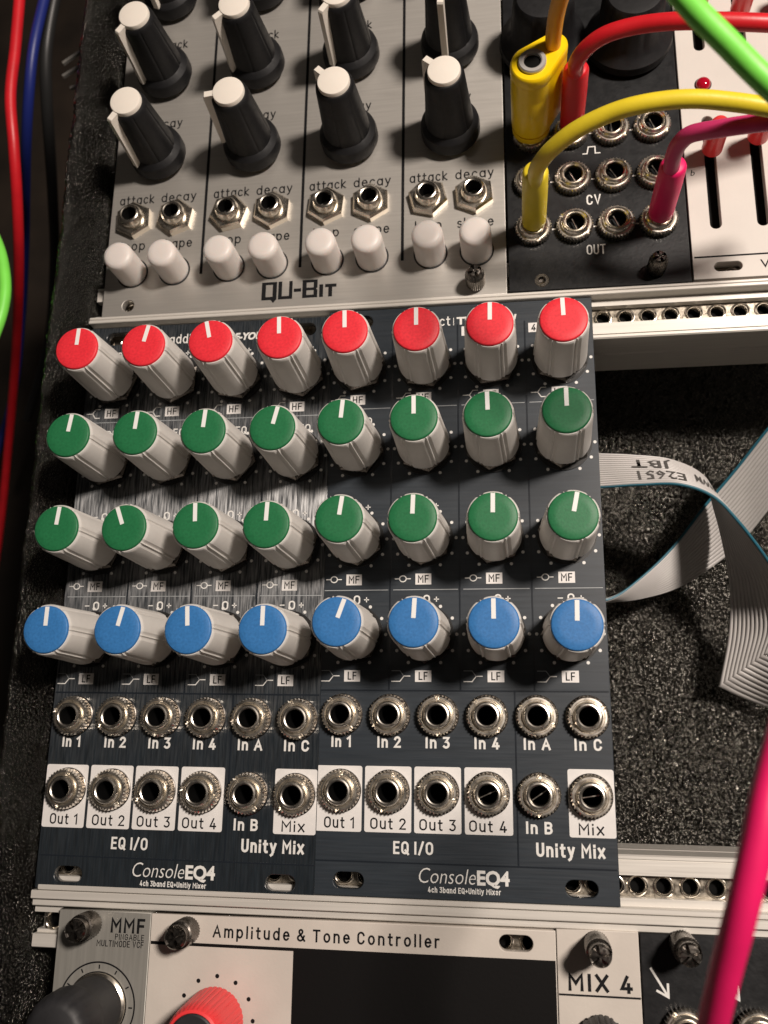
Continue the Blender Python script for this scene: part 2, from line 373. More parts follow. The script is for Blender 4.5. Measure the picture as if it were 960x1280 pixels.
# ------------------------------------------------------------------ the setting: foam floor, case lining, desk
def foam_floor():
    nx, ny = 330, 420; V = []; F = []
    for j in range(ny + 1):
        for i in range(nx + 1):
            x = -62 + 200 * i / nx; y = -40 + 300 * j / ny
            z = -50 + .9 * noise.noise((x * .9, y * .9, 0)) + .35 * noise.noise((x * 2.3, y * 2.3, 4)) + 1.2 * noise.noise((x * .05, y * .05, 2))
            V.append((x, y, z))
    for j in range(ny):
        for i in range(nx): a = j * (nx + 1) + i; F.append((a, a + 1, a + nx + 2, a + nx + 1))
    o = ob('foam_floor', mesh('foam_floor', V, F, 'foam', 180)); o['kind'] = 'structure'
foam_floor()
def lining():
    prof = [(-61.4, -60), (-61.4, -8), (-61.6, -3), (-62.2, -1), (-63.3, .2), (-65, .8), (-68, 1.0), (-70.3, .6), (-71.8, -.6), (-72.5, -3), (-72.6, -20), (-72.6, -60)]
    P = []
    for a, b in zip(prof[:-1], prof[1:]):
        n = max(1, int(math.hypot(a[0] - b[0], a[1] - b[1]) / .55)) if min(a[1], b[1]) > -9 else 12
        for k in range(n): P.append((a[0] + (b[0] - a[0]) * k / n, a[1] + (b[1] - a[1]) * k / n))
    P.append(prof[-1]); V = []; F = []; ny = 560; m = len(P)
    for j in range(ny + 1):
        y = -60 + 320 * j / ny
        for x, z in P:
            d = .35 * noise.noise((x * 1.1, y * 1.1, z * 1.1)) + .3 * noise.noise((x * .2, y * .12, z * .2))
            V.append((x - d * .8, y, z + d))
    for j in range(ny):
        for i in range(m - 1): a = j * m + i; F.append((a, a + m, a + m + 1, a + 1))
    o = ob('case_lining', mesh('case_lining', V, F, 'foamside', 180)); o['kind'] = 'structure'
lining()
o = ob('desk', boxes('desk', [(-700, 500, -400, 700, -264, -260)], 'desk')); o['kind'] = 'structure'
V = []; F = []
for bx in ((-62, 140, -45, 262, -62, -52),): box(*bx, V, F)
o = ob('case_floor', mesh('case_floor', V, F, 'blackpaint')); o['kind'] = 'structure'

# ------------------------------------------------------------------ rails
def prism_x(name, prof, x0, x1, m):
    n = len(prof); V = [(x0, y, z) for y, z in prof] + [(x1, y, z) for y, z in prof]
    F = [(i, (i + 1) % n, n + (i + 1) % n, n + i) for i in range(n)] + [tuple(reversed(range(n))), tuple(range(n, 2 * n))]
    me = mesh(name, V, F, m)
    bm_o = None
    return me
def rail(loc_y, sgn, label, holes, x0, x1, lipz=.6, lip=(-.2, -1.05), wallg=True):
    """profile drawn for a rail whose lip lies on the low-y side (sgn=+1) or the high-y side (sgn=-1)"""
    t = thing('mounting_rail', label, 'rail', (0, loc_y, 0))
    P = [(lip[1], -21), (lip[1], lipz - .15), (lip[1] + .15, lipz), (lip[0] - .15, lipz), (lip[0], lipz - .15), (lip[0], -2.1), (1.35, -2.1), (1.35, -3.9), (.6, -3.9), (.6, -6.5), (6.3, -6.5), (6.3, -3.9),
         (5.5, -3.9), (5.5, -2.1), (8.2, -2.1), (8.2, -2.45), (8.5, -2.45), (8.5, -2.1), (9.0, -2.1), (9.3, -2.4), (9.3, -10.2), (9.0, -10.5), (9.0, -11.2), (9.3, -11.5), (9.3, -21)]
    P = [(y * sgn, z) for y, z in P]
    if sgn < 0: P = P[::-1]
    ob('rail_body', prism_x('rail_body', P[::-1], x0, x1, 'rail'), t)
    ys = sgn * 3.42
    hs = [circ(h, ys, 1.5, 20) for h in holes]
    ob('threaded_strip', flat('threaded_strip', [rect(x0 + 1.5, x1 - 1, ys - 2.7, ys + 2.7)] + hs, -5.4, -4.1, 'strip'), t)
    for h in holes:
        ob('threaded_hole', HOLE, t, (h, ys, -4.1), random.random() * 6)
    return t
prof = [(2.1, 0), (2.0, .2), (1.8, .24), (1.62, .1), (1.5, -.1), (1.4, -.35), (1.5, -.6), (1.4, -.85), (1.5, -1.1), (1.4, -1.35), (1.4, -2.3)]
HOLE = lathe('threaded_hole', prof, 28, ['steel', 'hole'], 30, mats=[0] * 9 + [1, 1], mod=lambda k, a, r, z: (r * (1 + (.05 * sin(3 * a + k) if k < 3 else 0)), z))
HT = [63.4 + 5.03 * i for i in range(9)]
HB = [64.45 + 4.97 * i for i in range(9)]
rail(128.55, -1, 'silver rail with a strip of threaded holes above the open slot of black foam', [-57.9, -52, 6.7, 55] + HT, -60.4, 125, lipz=.9, lip=(-.15, -1.0))
r_ = None
t = rail(0, 1, 'silver rail with a strip of threaded holes below the open foam slot', [-55.2, -9.3, -4.2, 5.6, 10.4, 51.7, 56.3, 60.] + HB, -59.4, 125, lipz=.25, lip=(-.12, -1.15))
# the rails of the rows above and below, of which mostly the lips show
rail(130.55, 1, 'thin silver rail lip right under the brushed module with white capped knobs', [-51.5, 36.2, 34.5 + 15, 75, 87.5, 92.5], -60.4, 125, lipz=.6, lip=(-.08, -.8))
t = thing('mounting_rail', 'grooved silver rail lip directly above the lettering Amplitude & Tone Controller', 'rail', (0, -1.3, 0))
P = [(-11.6, -21), (-11.6, -2.4), (-11.4, -2.1), (-8.9, -2.1), (-8.9, -3.9), (-8.3, -3.9), (-8.3, -6.5), (-4.0, -6.5), (-4.0, -3.9), (-4.6, -3.9), (-4.6, -2.1), (-3.15, -2.1), (-3.15, -.9),
     (-3.0, -.75), (-2.0, -.75), (-1.85, -.9), (-1.85, -1.2), (-1.65, -1.2), (-1.65, .1), (-1.5, .25), (-.15, .25), (0, .1), (0, -21)]
ob('rail_body', prism_x('rail_body', P, -60.8, 125, 'rail'), t)
hs = [-57.2, -47, 38, 43.2, 56, 71]
ob('threaded_strip', flat('threaded_strip', [rect(-59, 120, -8.8, -4.1)] + [circ(h, -6.45, 1.5, 20) for h in hs], -5.4, -4.1, 'strip'), t)
for h in hs: ob('threaded_hole', HOLE, t, (h, -6.45, -4.1))

# ------------------------------------------------------------------ shared little hardware
def knurl(amp, n, ks=(0, 1)):
    def f(k, a, r, z): return (r + (amp * (1 if round(a / (2 * pi) * n * 2) % 2 == 0 else -1) if k in ks else 0), z)
    return f
# EQ jack: toothed round nut (teeth), stepped barrel, black bore
N_T = 34
NUT = lathe('nut', [(4.0, 0), (4.0, 1.75), (3.72, 2.0), (3.35, 2.02), (3.2, 1.75), (3.02, 1.75)], N_T * 2, 'nickel', 20,
            mod=lambda k, a, r, z: (r + ((.22 if round(a / (2 * pi) * N_T * 2) % 2 == 0 else -.2) if k in (0, 1) else 0),
                                    z - (.55 if k in (2, 3) and (abs(a - 1.9) < .09 or abs(a - 5.0) < .09) else 0)), close_top=False)
BARREL = lathe('barrel', [(3.02, 0), (3.02, 2.2), (2.85, 2.5), (2.75, 3.05), (2.5, 3.35), (2.2, 3.42), (1.98, 3.3), (1.84, 3.0), (1.8, 2.0), (1.75, -5), ], 48, ['nickel', 'hole'], 30, mats=[0] * 7 + [1, 1, 1])
BARREL_B = lathe('barrel', [(3.3, 0), (3.3, 2.4), (3.1, 2.8), (2.8, 3.05), (2.5, 2.85), (2.42, 2.7), (2.25, 2.95), (2.05, 2.8), (1.95, 2.2), (1.9, -4)], 48, ['nickel', 'brass', 'hole'], 30, mats=[0] * 7 + [1, 2, 2])
FLANGE = lathe('washer', [(4.35, 0), (4.35, .3), (4.2, .4), (3.0, .4)], 40, 'darksteel', 30, close_top=False)
CONTACT = boxes('contact', [(-.1, .1, -1.7, 1.7, -.6, .1)], 'steel')
def hexnut(name, r, h, m):
    return lathe(name, [(r, 0), (r, h * .75), (r * .9, h), (r * .6, h)], 6, m, 20, close_top=False)
HEX = hexnut('nut', 4.9, 2.0, 'steel')
BARREL_Q = lathe('barrel', [(3.1, 1.6), (3.15, 2.2), (3.0, 2.9), (2.65, 3.7), (2.4, 4.0), (2.1, 4.1), (1.85, 4.0), (1.75, 3.7), (1.7, -3)], 40, ['steel', 'hole'], 40, mats=[0] * 6 + [0, 1, 1])
POTNUT = hexnut('nut', 6.1, 1.3, 'darksteel')
POTWASH = lathe('washer', [(6.3, 0), (6.3, .3), (3, .3)], 40, 'washer', 30)
def jack(p, x, y, kind='eq', ang=0.0, contact=False, nm='jack'):
    if kind == 'eq':
        b = ob(nm, BARREL, p, (x, y, 0)); ob('nut', NUT, b, (0, 0, .25), ang); ob('washer', FLANGE, b, (0, 0, 0))
    elif kind == 'b':
        b = ob(nm, BARREL_B, p, (x, y, 0)); ob('nut', NUT, b, (0, 0, 0), ang)
    else:
        b = ob(nm, BARREL_Q, p, (x, y, 0)); ob('nut', HEX, b, (0, 0, 0), ang)
    if contact: ob('contact', CONTACT, b, (0, 0, 1.2), ang * .1 + (pi / 2 if contact == 2 else 0))
    return b

# ------------------------------------------------------------------ EQ knobs
def flute(a):
    """0 outside, 1 in a groove: six twin grooves round the body"""
    d = (a + pi / 6) % (pi / 3) - pi / 6
    if abs(d) < .035: return -.15
    return 1.0 if abs(d) < .13 else (.5 if abs(d) < .16 else 0)
KB_prof = [(5.75, 3.0), (5.85, 3.15), (5.82, 4.5), (5.62, 9), (5.42, 14), (5.28, 18.6), (5.2, 19.15), (5.02, 19.45), (4.86, 19.45), (4.84, 19.1)]
KNOB = lathe('knob', KB_prof, 144, 'beige', 28, close_bot=True,
             mod=lambda k, a, r, z: ((r - .24 * flute(a)) if k < 8 else r, z))
CAPM = {}
for c in ('red', 'green', 'blue'):
    CAPM[c] = lathe('cap', [(4.84, 19.0), (4.84, 19.72), (4.74, 19.93), (4.55, 20.03), (3, 20.05), (0.01, 20.06)], 72, c, 40)
PTR = boxes('pointer', [(-.43, .43, .75, 4.62, 19.9, 20.12)], 'pointer')
SHAFT = lathe('skirt', [(4.6, 1.2), (4.6, 3.1)], 36, 'washer', 30)
def eq_knob(p, x, y, c, ang, cx=0, cy=0):
    k = ob('knob', KNOB, p, (x, y, 0), ang + .02)
    k.rotation_euler = (cy, cx, ang)
    ob('cap', CAPM[c], k); ob('pointer', PTR, k)
    ob('collar', SHAFT, k); n = ob('nut', POTNUT, k, (0, 0, .3), random.random() * 6 ); ob('washer', POTWASH, k)
    return k
KX0, KDX = 7.456, 15.19
KY = [113.95, 94.01, 73.25, 52.35]
JX = [5.258 + 10.117 * i for i in range(6)]
DOT = {}
def dots():
    V = []; F = []
    for i in range(11):
        a = radians(-60 + 30 * i); cx, cy = 6.85 * cos(a), 6.85 * sin(a); b = len(V)
        V.append((cx, cy, .05)); V += [(cx + .36 * cos(q * pi / 5), cy + .36 * sin(q * pi / 5), .05) for q in range(10)]
        F += [(b, b + 1 + q, b + 1 + (q + 1) % 10) for q in range(10)]
    return mesh('scale_dots', V, F, 'print')
DOTS = dots()
PANEL_OUT = [rect(0, 60.6, 0, 128.5)] + [slot(x, y, 6.3, 3.2) for x, y in ((7.25, 2.95), (53.4, 2.95), (7.25, 125.5), (53.4, 125.5))]
def eqpanel(m):
    holes = [circ(x, y, 3.05, 24) for x in JX for y in (35.557, 20.252)]
    return flat('panel', PANEL_OUT + holes, -2.0, 0, m, .12)
LETTER_SETS = []
def eq_module(x0, y0, z0, rot, label, panelmat, angs, caps_off):
    t = thing('mixer_module', label, 'synth module', (x0, y0, z0), 'dark equaliser mixer modules side by side', rot)
    ob('panel', eqpanel(panelmat), t)
    ob('circuit_board', boxes('circuit_board', [(1.5, 57.5, 12, 117, -11, -9.4)], 'pcb'), t)
    # raised glossy divider lines
    L = []
    for x in (15.15, 30.2, 45.45): L.append((x - .17, x + .17, 40.75, 123.6, -.02, .07))
    L += [(.3, 60.3, 40.42, 40.75, -.02, .06), (41.2, 41.5, 6.75, 40.42, -.02, .07), (.3, 60.3, 6.45, 6.75, -.02, .06)]
    for b in L: ob('divider_line', boxes('divider_line', [b], 'ridge'), t)
    # separators and symbols per channel
    sep = []; fork = []; loops = []; stub = []
    for i in range(4):
        ch = .35 + 15.12 * i; cx = KX0 + KDX * i
        for y in (103.8, 61.95): sep.append([(ch + .35, y), (ch + 14.4, y)])
        fork += [[(cx - 6.6, 106.1), (cx - 5.1, 106.1)], [(cx - 3.2, 107.2), (cx - 4.35, 107.2), (cx - 5.1, 106.1), (cx - 4.35, 105.0), (cx - 3.2, 105.0)]]
        fork += [[(cx - 4.35, 43.6), (cx - 3.0, 43.6)]]
        fork += [[(cx - 7.0, 42.5), (cx - 5.2, 42.5), (cx - 4.35, 43.6)]]
        stub += [[(cx - 7.0, 44.7), (cx - 5.2, 44.7), (cx - 4.45, 43.7)]]
        fork += [[(cx - 6.5, 64.35), (cx - 5.45, 64.35)], [(cx - 4.0, 64.35), (cx - 3.0, 64.35)]]
        loops.append([(cx - 4.72 + .72 * cos(q * pi / 8), 64.35 + .66 * sin(q * pi / 8)) for q in range(16)])
    ob('separator_print', stroke('separator_print', sep, .16, 'greyprint', .04), t)
    ob('curve_symbols', stroke('curve_symbols', fork, .2, 'print', .045), t)
    ob('curve_symbols', stroke('curve_symbols', stub, .14, 'greyprint', .05), t)
    ob('curve_symbols', stroke('curve_symbols', loops, .22, 'print', .05, True), t)
    for i in range(4):
        cx = KX0 + KDX * i
        for y, s in ((104.85, 'HF'), (63.05, 'MF'), (42.4, 'LF')):
            ob('label_box', flat('label_box', [rect(cx - 2.0, cx + 1.45, y, y + 2.4)], .03, .05, 'box'), t)
            lets(s, cx - .28, y + .5, 1.45, t, 'ink', 'C', width=(2.35 if s != 'LF' else 1.9), wt=.17, z=.07)
        ob('label_box', flat('label_box', [rect(cx - 6.75, cx - 4.55, 120.7, 123.0)], .03, .05, 'box'), t)
        lets('1234'[i], cx - 5.65, 121.15, 1.4, t, 'ink', 'C', wt=.2, z=.07, shear=.15)
        lets('FREQ', cx + .3, 99.95, 1.6, t, 'print', 'C', width=5.6, wt=.17)
        for y in (119.9, 79.6, 58.9):
            lets('0', cx + .45, y + .1, 1.65, t, 'print', 'C', width=1.45, wt=.2, z=.06)
            ob('plus_minus_print', stroke('plus_minus_print', [[(cx + 2.0, y + .95), (cx + 3.1, y + .95)], [(cx + 2.55, y + .4), (cx + 2.55, y + .94)], [(cx + 2.55, y + .96), (cx + 2.55, y + 1.5)], [(cx - 2.3, y + .95), (cx - 1.2, y + .95)]], .22, 'print'), t)
        for r in range(4): ob('scale_dots', DOTS, t, (cx, KY[r], 0))
    # header
    lets('addict', 20.3, 123.55, 2.1, t, 'print', width=8.2, wt=.14)
    ob('header_print', stroke('header_print', [[(29.3, 123.4), (29.3, 125.3)]], .14, 'print'), t)
    text('TH', 30.0, 123.6, 1.9, t, 'print', width=3.9, bold=.04)
    text('E-YOU', 36.6, 123.6, 1.9, t, 'print', width=7.1, bold=.045, shear=.25)
    # jacks and their boxes
    for i, (a, b) in enumerate(((.15, 9.75), (10.35, 20.0), (20.6, 30.15), (30.85, 40.45), (51.45, 60.45))):
        ob('label_box', flat('label_box', [rrect(a, b, 12.25 + .04 * i, 25.2 + .04 * i, .45), circ(JX[i if i < 4 else 5], 20.252, 3.0, 24)], .03, .05, 'box'), t)
    for i, s in enumerate(('In 1', 'In 2', 'In 3', 'In 4', 'In A', 'In C')):
        lets(s, JX[i] - .1, 29.15, 1.9, t, 'print', 'C', width=(4.2, 4.9, 5.0, 5.1, 5.4, 5.4)[i], wt=.235)
    for i, s in enumerate(('Out 1', 'Out 2', 'Out 3', 'Out 4', 'In B', 'Mix')):
        lets(s, JX[i] - .15, 13.05, 1.9, t, 'print' if i == 4 else 'ink', 'C', width=(6.3, 7.3, 7.4, 7.5, 5.2, 4.9)[i], wt=.235 if i == 4 else .165, z=.08)
    lets('EQ I/O', 20.4, 8.45, 2.05, t, 'print', 'C', width=8.1, wt=.2)
    lets('Unity Mix', 51.5, 8.85, 2.15, t, 'print', 'C', width=13.3, wt=.225)
    text('Console', 21.6, 3.0, 2.75, t, 'print', width=11.3, bold=-.012, shear=.22)
    text('EQ4', 33.15, 3.05, 2.75, t, 'print', width=6.4, bold=.035)
    lets('4ch 3band EQ+Unitiy Mixer', 23.4, 1.35, .9, t, 'print', width=14.4, wt=.2)
    for i, x in enumerate(JX):
        jack(t, x, 35.557, 'eq', random.random() * 6, False); jack(t, x, 20.252, 'eq', random.random() * 6, 2 if (panelmat == 'navy_h' and i > 2) else False)
    for r in range(4):
        for i in range(4):
            dx, dy = caps_off[r][i]
            eq_knob(t, KX0 + KDX * i, KY[r], ('red', 'green', 'green', 'blue')[r], angs[r][i], dx, dy)
    return t

# ------------------------------------------------------------------ the two equaliser mixers
AL = [[-0.039, -0.216, 0.23, 0.047], [-0.132, -0.085, -0.083, -0.235], [-0.087, 0.372, 0.056, -0.032], [-0.002, -0.221, 0.073, 0.002]]
AR = [[0.024, 0.004, -0.016, 0.031], [-0.094, 0.005, 0.025, 0.005], [-0.139, -0.036, -0.017, -0.201], [-0.335, -0.057, -0.002, -0.025]]
OL = [[(0.0049, -0.0016), (0.0159, -0.005), (0.0181, -0.0078), (0.0211, -0.0152)], [(0.0115, 0.0043), (0.0081, 0.0023), (0.0044, 0.0098), (-0.0085, 0.0025)], [(-0.008, -0.0065), (-0.018, -0.0089), (-0.0075, -0.0155), (-0.0242, -0.0082)], [(-0.0026, 0.002), (0.0074, 0.002), (-0.0108, 0.0018), (-0.0074, 0.0018)]]
OR = [[(0.0151, 0.0054), (0.0115, 0.0212), (0.012, 0.0077), (-0.003, 0.0034)], [(-0.0045, 0.013), (-0.01, 0.0), (-0.0229, -0.0105), (-0.0061, -0.018)], [(0.0014, -0.0022), (-0.0188, 0.006), (0.0083, 0.0107), (0.0171, 0.0153)], [(-0.0034, -0.0208), (-0.0062, -0.0107), (-0.001, -0.0006), (0.011, 0.022)]]
eq_module(-60.26, -.82, .1, -.004, 'left one of two dark mixer modules, its brushed panel catching streaky light between the knobs', 'navy_v', AL, OL)
eq_module(0, 0, 0, 0, 'right one of two dark mixer modules, next to the open foam slot with ribbon cables', 'navy_h', AR, OR)

# ------------------------------------------------------------------ brushed module with white capped knobs
def hardware_screw(parent, x, y, h, r, m='darksteel', lean=(0, 0), ribs=28, recess=True, z0=0, name='screw', head=1.0):
    """tall thumbscrew: ribbed drum, domed top with a cross recess"""
    def md(k, a, rr, z):
        if k in (2, 3): rr += .12 if round(a / (2 * pi) * ribs * 2) % 2 == 0 else -.08
        if recess and k >= 7:
            q = min(abs(sin(a)), abs(cos(a)))
            if q < .25: z -= .9 if k < 9 else 1.0
        return rr, z
    pr = [(r * .55, 0), (r * .8, .4), (r, .8), (r, h * .72), (r * .9, h * .78), (r * .82, h * .9), (r * .75, h - .25), (r * .6, h), (r * .45, h + .05), (r * .14, h + .02)]
    return ob(name, lathe(name, pr, ribs * 2, m, 28, mod=md), parent, (x, y, z0), (lean[1], lean[0], .4))
q = thing('envelope_module', 'brushed silver module of white capped knobs, lettered attack and decay, at the top', 'synth module', (-57.7, 130.65, 0))
W, H = 99.4, 128.5
QX = [12.2, 37.1, 61.75, 86.7]
hl = [circ(6.7, 2.75, 1.55, 24), circ(92.4, 2.6, 1.5, 24)]
ob('panel', flat('panel', [rect(0, W, 0, H)] + hl, -2, 0, 'alu', .12), q)
for x in (24.95, 49.95, 74.9): ob('divider_line', boxes('divider_line', [(x - .35, x + .35, 10.2, 120, -.01, .04)], 'ink'), q)
# knob: black fluted body with skirt, ivory cap, ivory fin running down one side
def kmod(k, a, r, z):
    if 5 <= k <= 9:
        d = (a + pi / 6) % (pi / 3) - pi / 6
        r -= .14 if abs(d) < .05 else 0
    return r, z
TB = lathe('knob', [(6.9, 1.2), (7.15, 1.5), (7.15, 3.6), (6.9, 4.6), (6.1, 5.4), (5.7, 5.7), (5.55, 8), (5.0, 14), (4.55, 19.6), (4.4, 20.4), (4.0, 20.9), (3.6, 21.0)], 96, 'knobblack', 30, mod=kmod, close_bot=True)
TC_ = lathe('cap', [(3.75, 20.2), (3.75, 21.6), (3.6, 21.95), (3.2, 22.05), (.01, 22.1)], 48, 'knobwhite', 30)
def fin():
    V = []; F = []; P = [(5.5, 5.2), (7.0, 5.2), (6.9, 6.2), (6.25, 18.5), (6.1, 21.2), (5.8, 21.6), (3.5, 21.75), (3.5, 20.4), (4.3, 20.0), (5.3, 6.0)]
    n = len(P); V = [(x, -.72, z) for x, z in P] + [(x, .72, z) for x, z in P]
    F = [tuple(range(n)), tuple(reversed(range(n, 2 * n)))] + [(i, n + i, n + (i + 1) % n, (i + 1) % n) for i in range(n)]
    return mesh('pointer', V, F, 'knobwhite')
FIN = fin(); TNUT = hexnut('nut', 5.9, 1.6, 'steel')
def tall_knob(x, y, deg):
    k = ob('knob', TB, q, (x, y, 0), radians(deg)); ob('cap', TC_, k); ob('pointer', FIN, k); ob('nut', TNUT, k, (0, 0, -.1), random.random())
rows = [43.75, 67.9, 92.0, 116.1]
for r, degs in enumerate(((232, 182, 135, 138), (228, 215, 232, 262), (250, 240, 250, 250))):
    for i in range(4): tall_knob(QX[i], rows[r], degs[i])
for i in range(4):
    cx = QX[i]
    for s, dx in (('attack', -5.55), ('decay', 5.55)):
        lets(s, cx + dx, 31.1, 2.25, q, 'ink', 'C', width=9.2, wt=.14)
    lets('loop', cx - 5.6, 18.0, 2.25, q, 'ink', 'C', width=6.4, wt=.14)
    lets('shape', cx + 5.6, 18.0, 2.25, q, 'ink', 'C', width=8.6, wt=.14)
    lets('decay', cx + .5, 53.0, 2.25, q, 'ink', 'C', width=8.9, wt=.14)
    lets('attack', cx + .3, 77.2, 2.25, q, 'ink', 'C', width=8.9, wt=.14)
    lets('shape', cx, 101.0, 2.25, q, 'ink', 'C', width=8.6, wt=.14)
BTN = lathe('button', [(3.65, 0), (3.65, 7.6), (3.6, 8.3), (3.35, 8.9), (2.7, 9.25), (1.6, 9.38), (.01, 9.4)], 40, 'btn', 60)
BCOL = lathe('collar', [(4.05, 0), (4.05, .1), (3.7, .12)], 40, 'washer', 30)
for i in range(4):
    for dx in (-5.6, 5.4):
        jack(q, QX[i] + dx, 26.0, 'q', random.random() * .6 + .2)
    for j, dx in enumerate((-4.9 if i else -4.6, 6.3)):
        b = ob('button', BTN, q, (QX[i] + (-5.05, 5.85)[j], 11.55, 0)); ob('collar', BCOL, b)
def qubit():
    s = 18.4 / 688; X = lambda v: 40.7 + (v - 130) * s
    y0 = 2.0; h = 4.7; w_ = 1.0; R = []
    def rc(a, b, c, d): R.append((a, b, c, d, .02, .045))
    # Q
    rc(X(130), X(270), y0, y0 + w_ * .8); rc(X(130), X(270), y0 + h - w_ * .7, y0 + h); rc(X(130), X(168), y0 + w_ * .8, y0 + h - w_ * .7); rc(X(232), X(270), y0 + w_ * .8, y0 + h - w_ * .7)
    # U
    rc(X(284), X(415), y0, y0 + w_ * .8); rc(X(284), X(318), y0 + w_ * .8, y0 + h); rc(X(384), X(415), y0 + w_ * .8, y0 + h)
    rc(X(428), X(495), y0 + 1.75, y0 + 2.6)
    # B
    for a, b in ((0, .75), (1.95, 2.65), (4.0, 4.7)): rc(X(545), X(610), y0 + a, y0 + b)
    rc(X(507), X(545), y0, y0 + h); rc(X(610), X(645), y0, y0 + 2.1); rc(X(610), X(645), y0 + 2.5, y0 + h); rc(X(610), X(636), y0 + 2.1, y0 + 2.5)
    rc(X(662), X(697), y0, y0 + 3.3); rc(X(745), X(780), y0, y0 + 2.5); rc(X(715), X(818), y0 + 2.5, y0 + 3.3)
    V = []; F = []
    for b in R: box(*b, V, F)
    b = len(V); V += [(X(215), y0, .045), (X(240), y0 - .85, .045), (X(266), y0, .045)]; F += [(b, b + 1, b + 2)]
    ob('logo_print', mesh('logo_print', V, F, 'ink'), q)
qubit()
hardware_screw(q, 92.2, 2.9, 6.4, 2.15)

# ------------------------------------------------------------------ black module with patch jacks
k = thing('output_module', 'black module with jacks marked CV and OUT and coloured plugs in it', 'synth module', (42.2, 131.0, 0))
ob('panel', flat('panel', [rect(0, 40.6, 0, 128.5), circ(7.5, 2.5, 1.5, 20), circ(33, 2.9, 1.5, 20)], -2, 0, 'black', .12), k)
BX = [5.9, 15.35, 24.75, 34.2]; BY = [15.4, 27.9, 40.3]
for j, y in enumerate(BY):
    for i, x in enumerate(BX): jack(k, x, y, 'b', random.random() * 6, 1 if not ((j == 0 and i in (0, 3)) or (j == 2 and i < 2)) else False)
    for i in range(3): ob('link_print', boxes('link_print', [(BX[i] + 4.3, BX[i + 1] - 4.3, y - .17, y + .17, .02, .04)], 'print'), k)
lets('CV', 20.0, 21.3, 2.3, k, 'print', 'C', width=3.3, wt=.16)
lets('OUT', 20.0, 8.4, 2.2, k, 'print', 'C', width=4.3, wt=.14)
ob('pulse_symbol', stroke('pulse_symbol', [[(17.9, 34.8), (19.0, 34.8), (19.35, 36.6), (20.9, 36.6), (20.9, 34.8), (22.1, 34.8)]], .28, 'print'), k)
BK = lathe('knob', [(10.2, 1), (10.4, 1.6), (10.2, 3.2), (8.8, 4.4), (7.6, 6), (7.2, 13), (6.9, 15.2), (6.2, 16.1), (4.8, 16.3), (.01, 16.2)], 72, 'knobblack', 40,
           mod=lambda kk, a, r, z: (r - (.3 if kk in (4, 5, 6) and abs((a + pi / 10) % (pi / 5) - pi / 10) < .06 else 0), z))
for x, y in ((29.8, 64.5), (9.4, 66), (29.8, 92), (9.4, 92)): ob('knob', BK, k, (x, y, 0), random.random())
hardware_screw(k, 32.9, 3.3, 6.2, 2.0)
ob('screw', lathe('screw', [(1.9, -1.2), (1.9, -.3), (1.6, .1), (.9, .1), (.7, -.6), (.01, -.7)], 24, 'darksteel', 30), k, (7.5, 2.5, 0))

# ------------------------------------------------------------------ pale module with sliders
s = thing('slider_module', 'pale module with slider slots and a small red light at the top right', 'synth module', (83.25, 131.35, 0))
SL = [(5.7, 12.4, 42), (15.9, 12.4, 42), (5.4, 60.2, 90), (14.9, 60.8, 90), (26, 12.4, 42), (26, 60.8, 90)]
ob('panel', flat('panel', [rect(0, 40, 0, 128.5), slot(7.55, 2.9, 6.1, 2.3)] + [vslot(*v, 2.55) for v in SL], -2, 0, 'white', .12), s)
for v in SL: ob('slider_track', boxes('slider_track', [(v[0] - 2.2, v[0] + 2.2, v[1] - 1, v[2] + 1, -6, -3.4)], 'blackpaint'), s)
ob('divider_line', boxes('divider_line', [(.4, 40, 5.25, 5.65, .0, .04)], 'ink'), s)
text('b', 1.0, 26.4, 1.5, s, 'ink', shear=.2); text('V', 14.4, 2.0, 2.0, s, 'ink', width=2.0)
ld = ob('light', lathe('light', [(1.75, 0), (1.75, .2), (1.6, .75), (1.2, 1.2), (.6, 1.45), (.01, 1.5)], 28, 'led', 60), s, (5.5, 50.6, 0))
ob('bezel', lathe('bezel', [(1.95, 0), (1.95, .12), (1.6, .14)], 28, 'washer', 30), s, (5.5, 50.6, 0))
SC = lathe('slider_cap', [(1.9, 2.2), (2.3, 2.6), (2.25, 9.5), (2.1, 11.0), (1.6, 12.0), (.9, 12.3), (.01, 12.35)], 32, 'kred', 60, close_bot=True)
for v, y in ((SL[0], 31.3), (SL[1], 33.5), (SL[2], 71.5), (SL[3], 68.5), (SL[4], 30), (SL[5], 70)):
    c = ob('slider_cap', SC, s, (v[0] - .1, y, 0)); ob('stem', boxes('stem', [(-.9, .9, -.5, .5, -3.3, 2.4)], 'blackpaint'), c)

# ------------------------------------------------------------------ bottom row
m = thing('filter_module', 'grey metal module lettered MMF with one charcoal knob in the lower left corner', 'synth module', (-54.1, -133.3, 0))
T = 128.5
ob('panel', flat('panel', [rect(0, 20.2, 0, T), circ(7.1, T - 2.9, 1.55, 20)], -2, 0, 'alu_mmf', .12), m)
lets('MMF', 19.0, T - 3.8, 2.35, m, 'ink', 'R', width=7.4, wt=.22)
lets('PINGABLE', 19.0, T - 5.3, 1.0, m, 'ink', 'R', width=6.3, wt=.15)
lets('MULTIMODE VCF', 19.0, T - 6.65, 1.05, m, 'ink', 'R', width=10.2, wt=.16)
DC = (9.8, T - 17.9)
ob('dial_print', stroke('dial_print', [[(DC[0] + 8.15 * cos(a * pi / 40), DC[1] + 8.15 * sin(a * pi / 40)) for a in range(80)]], .32, 'ink', .03, True), m)
ob('dial_print', stroke('dial_print', [[(DC[0] + 6.35 * cos(a * pi / 40), DC[1] + 6.35 * sin(a * pi / 40)) for a in range(80)]], .2, 'ink', .03, True), m)
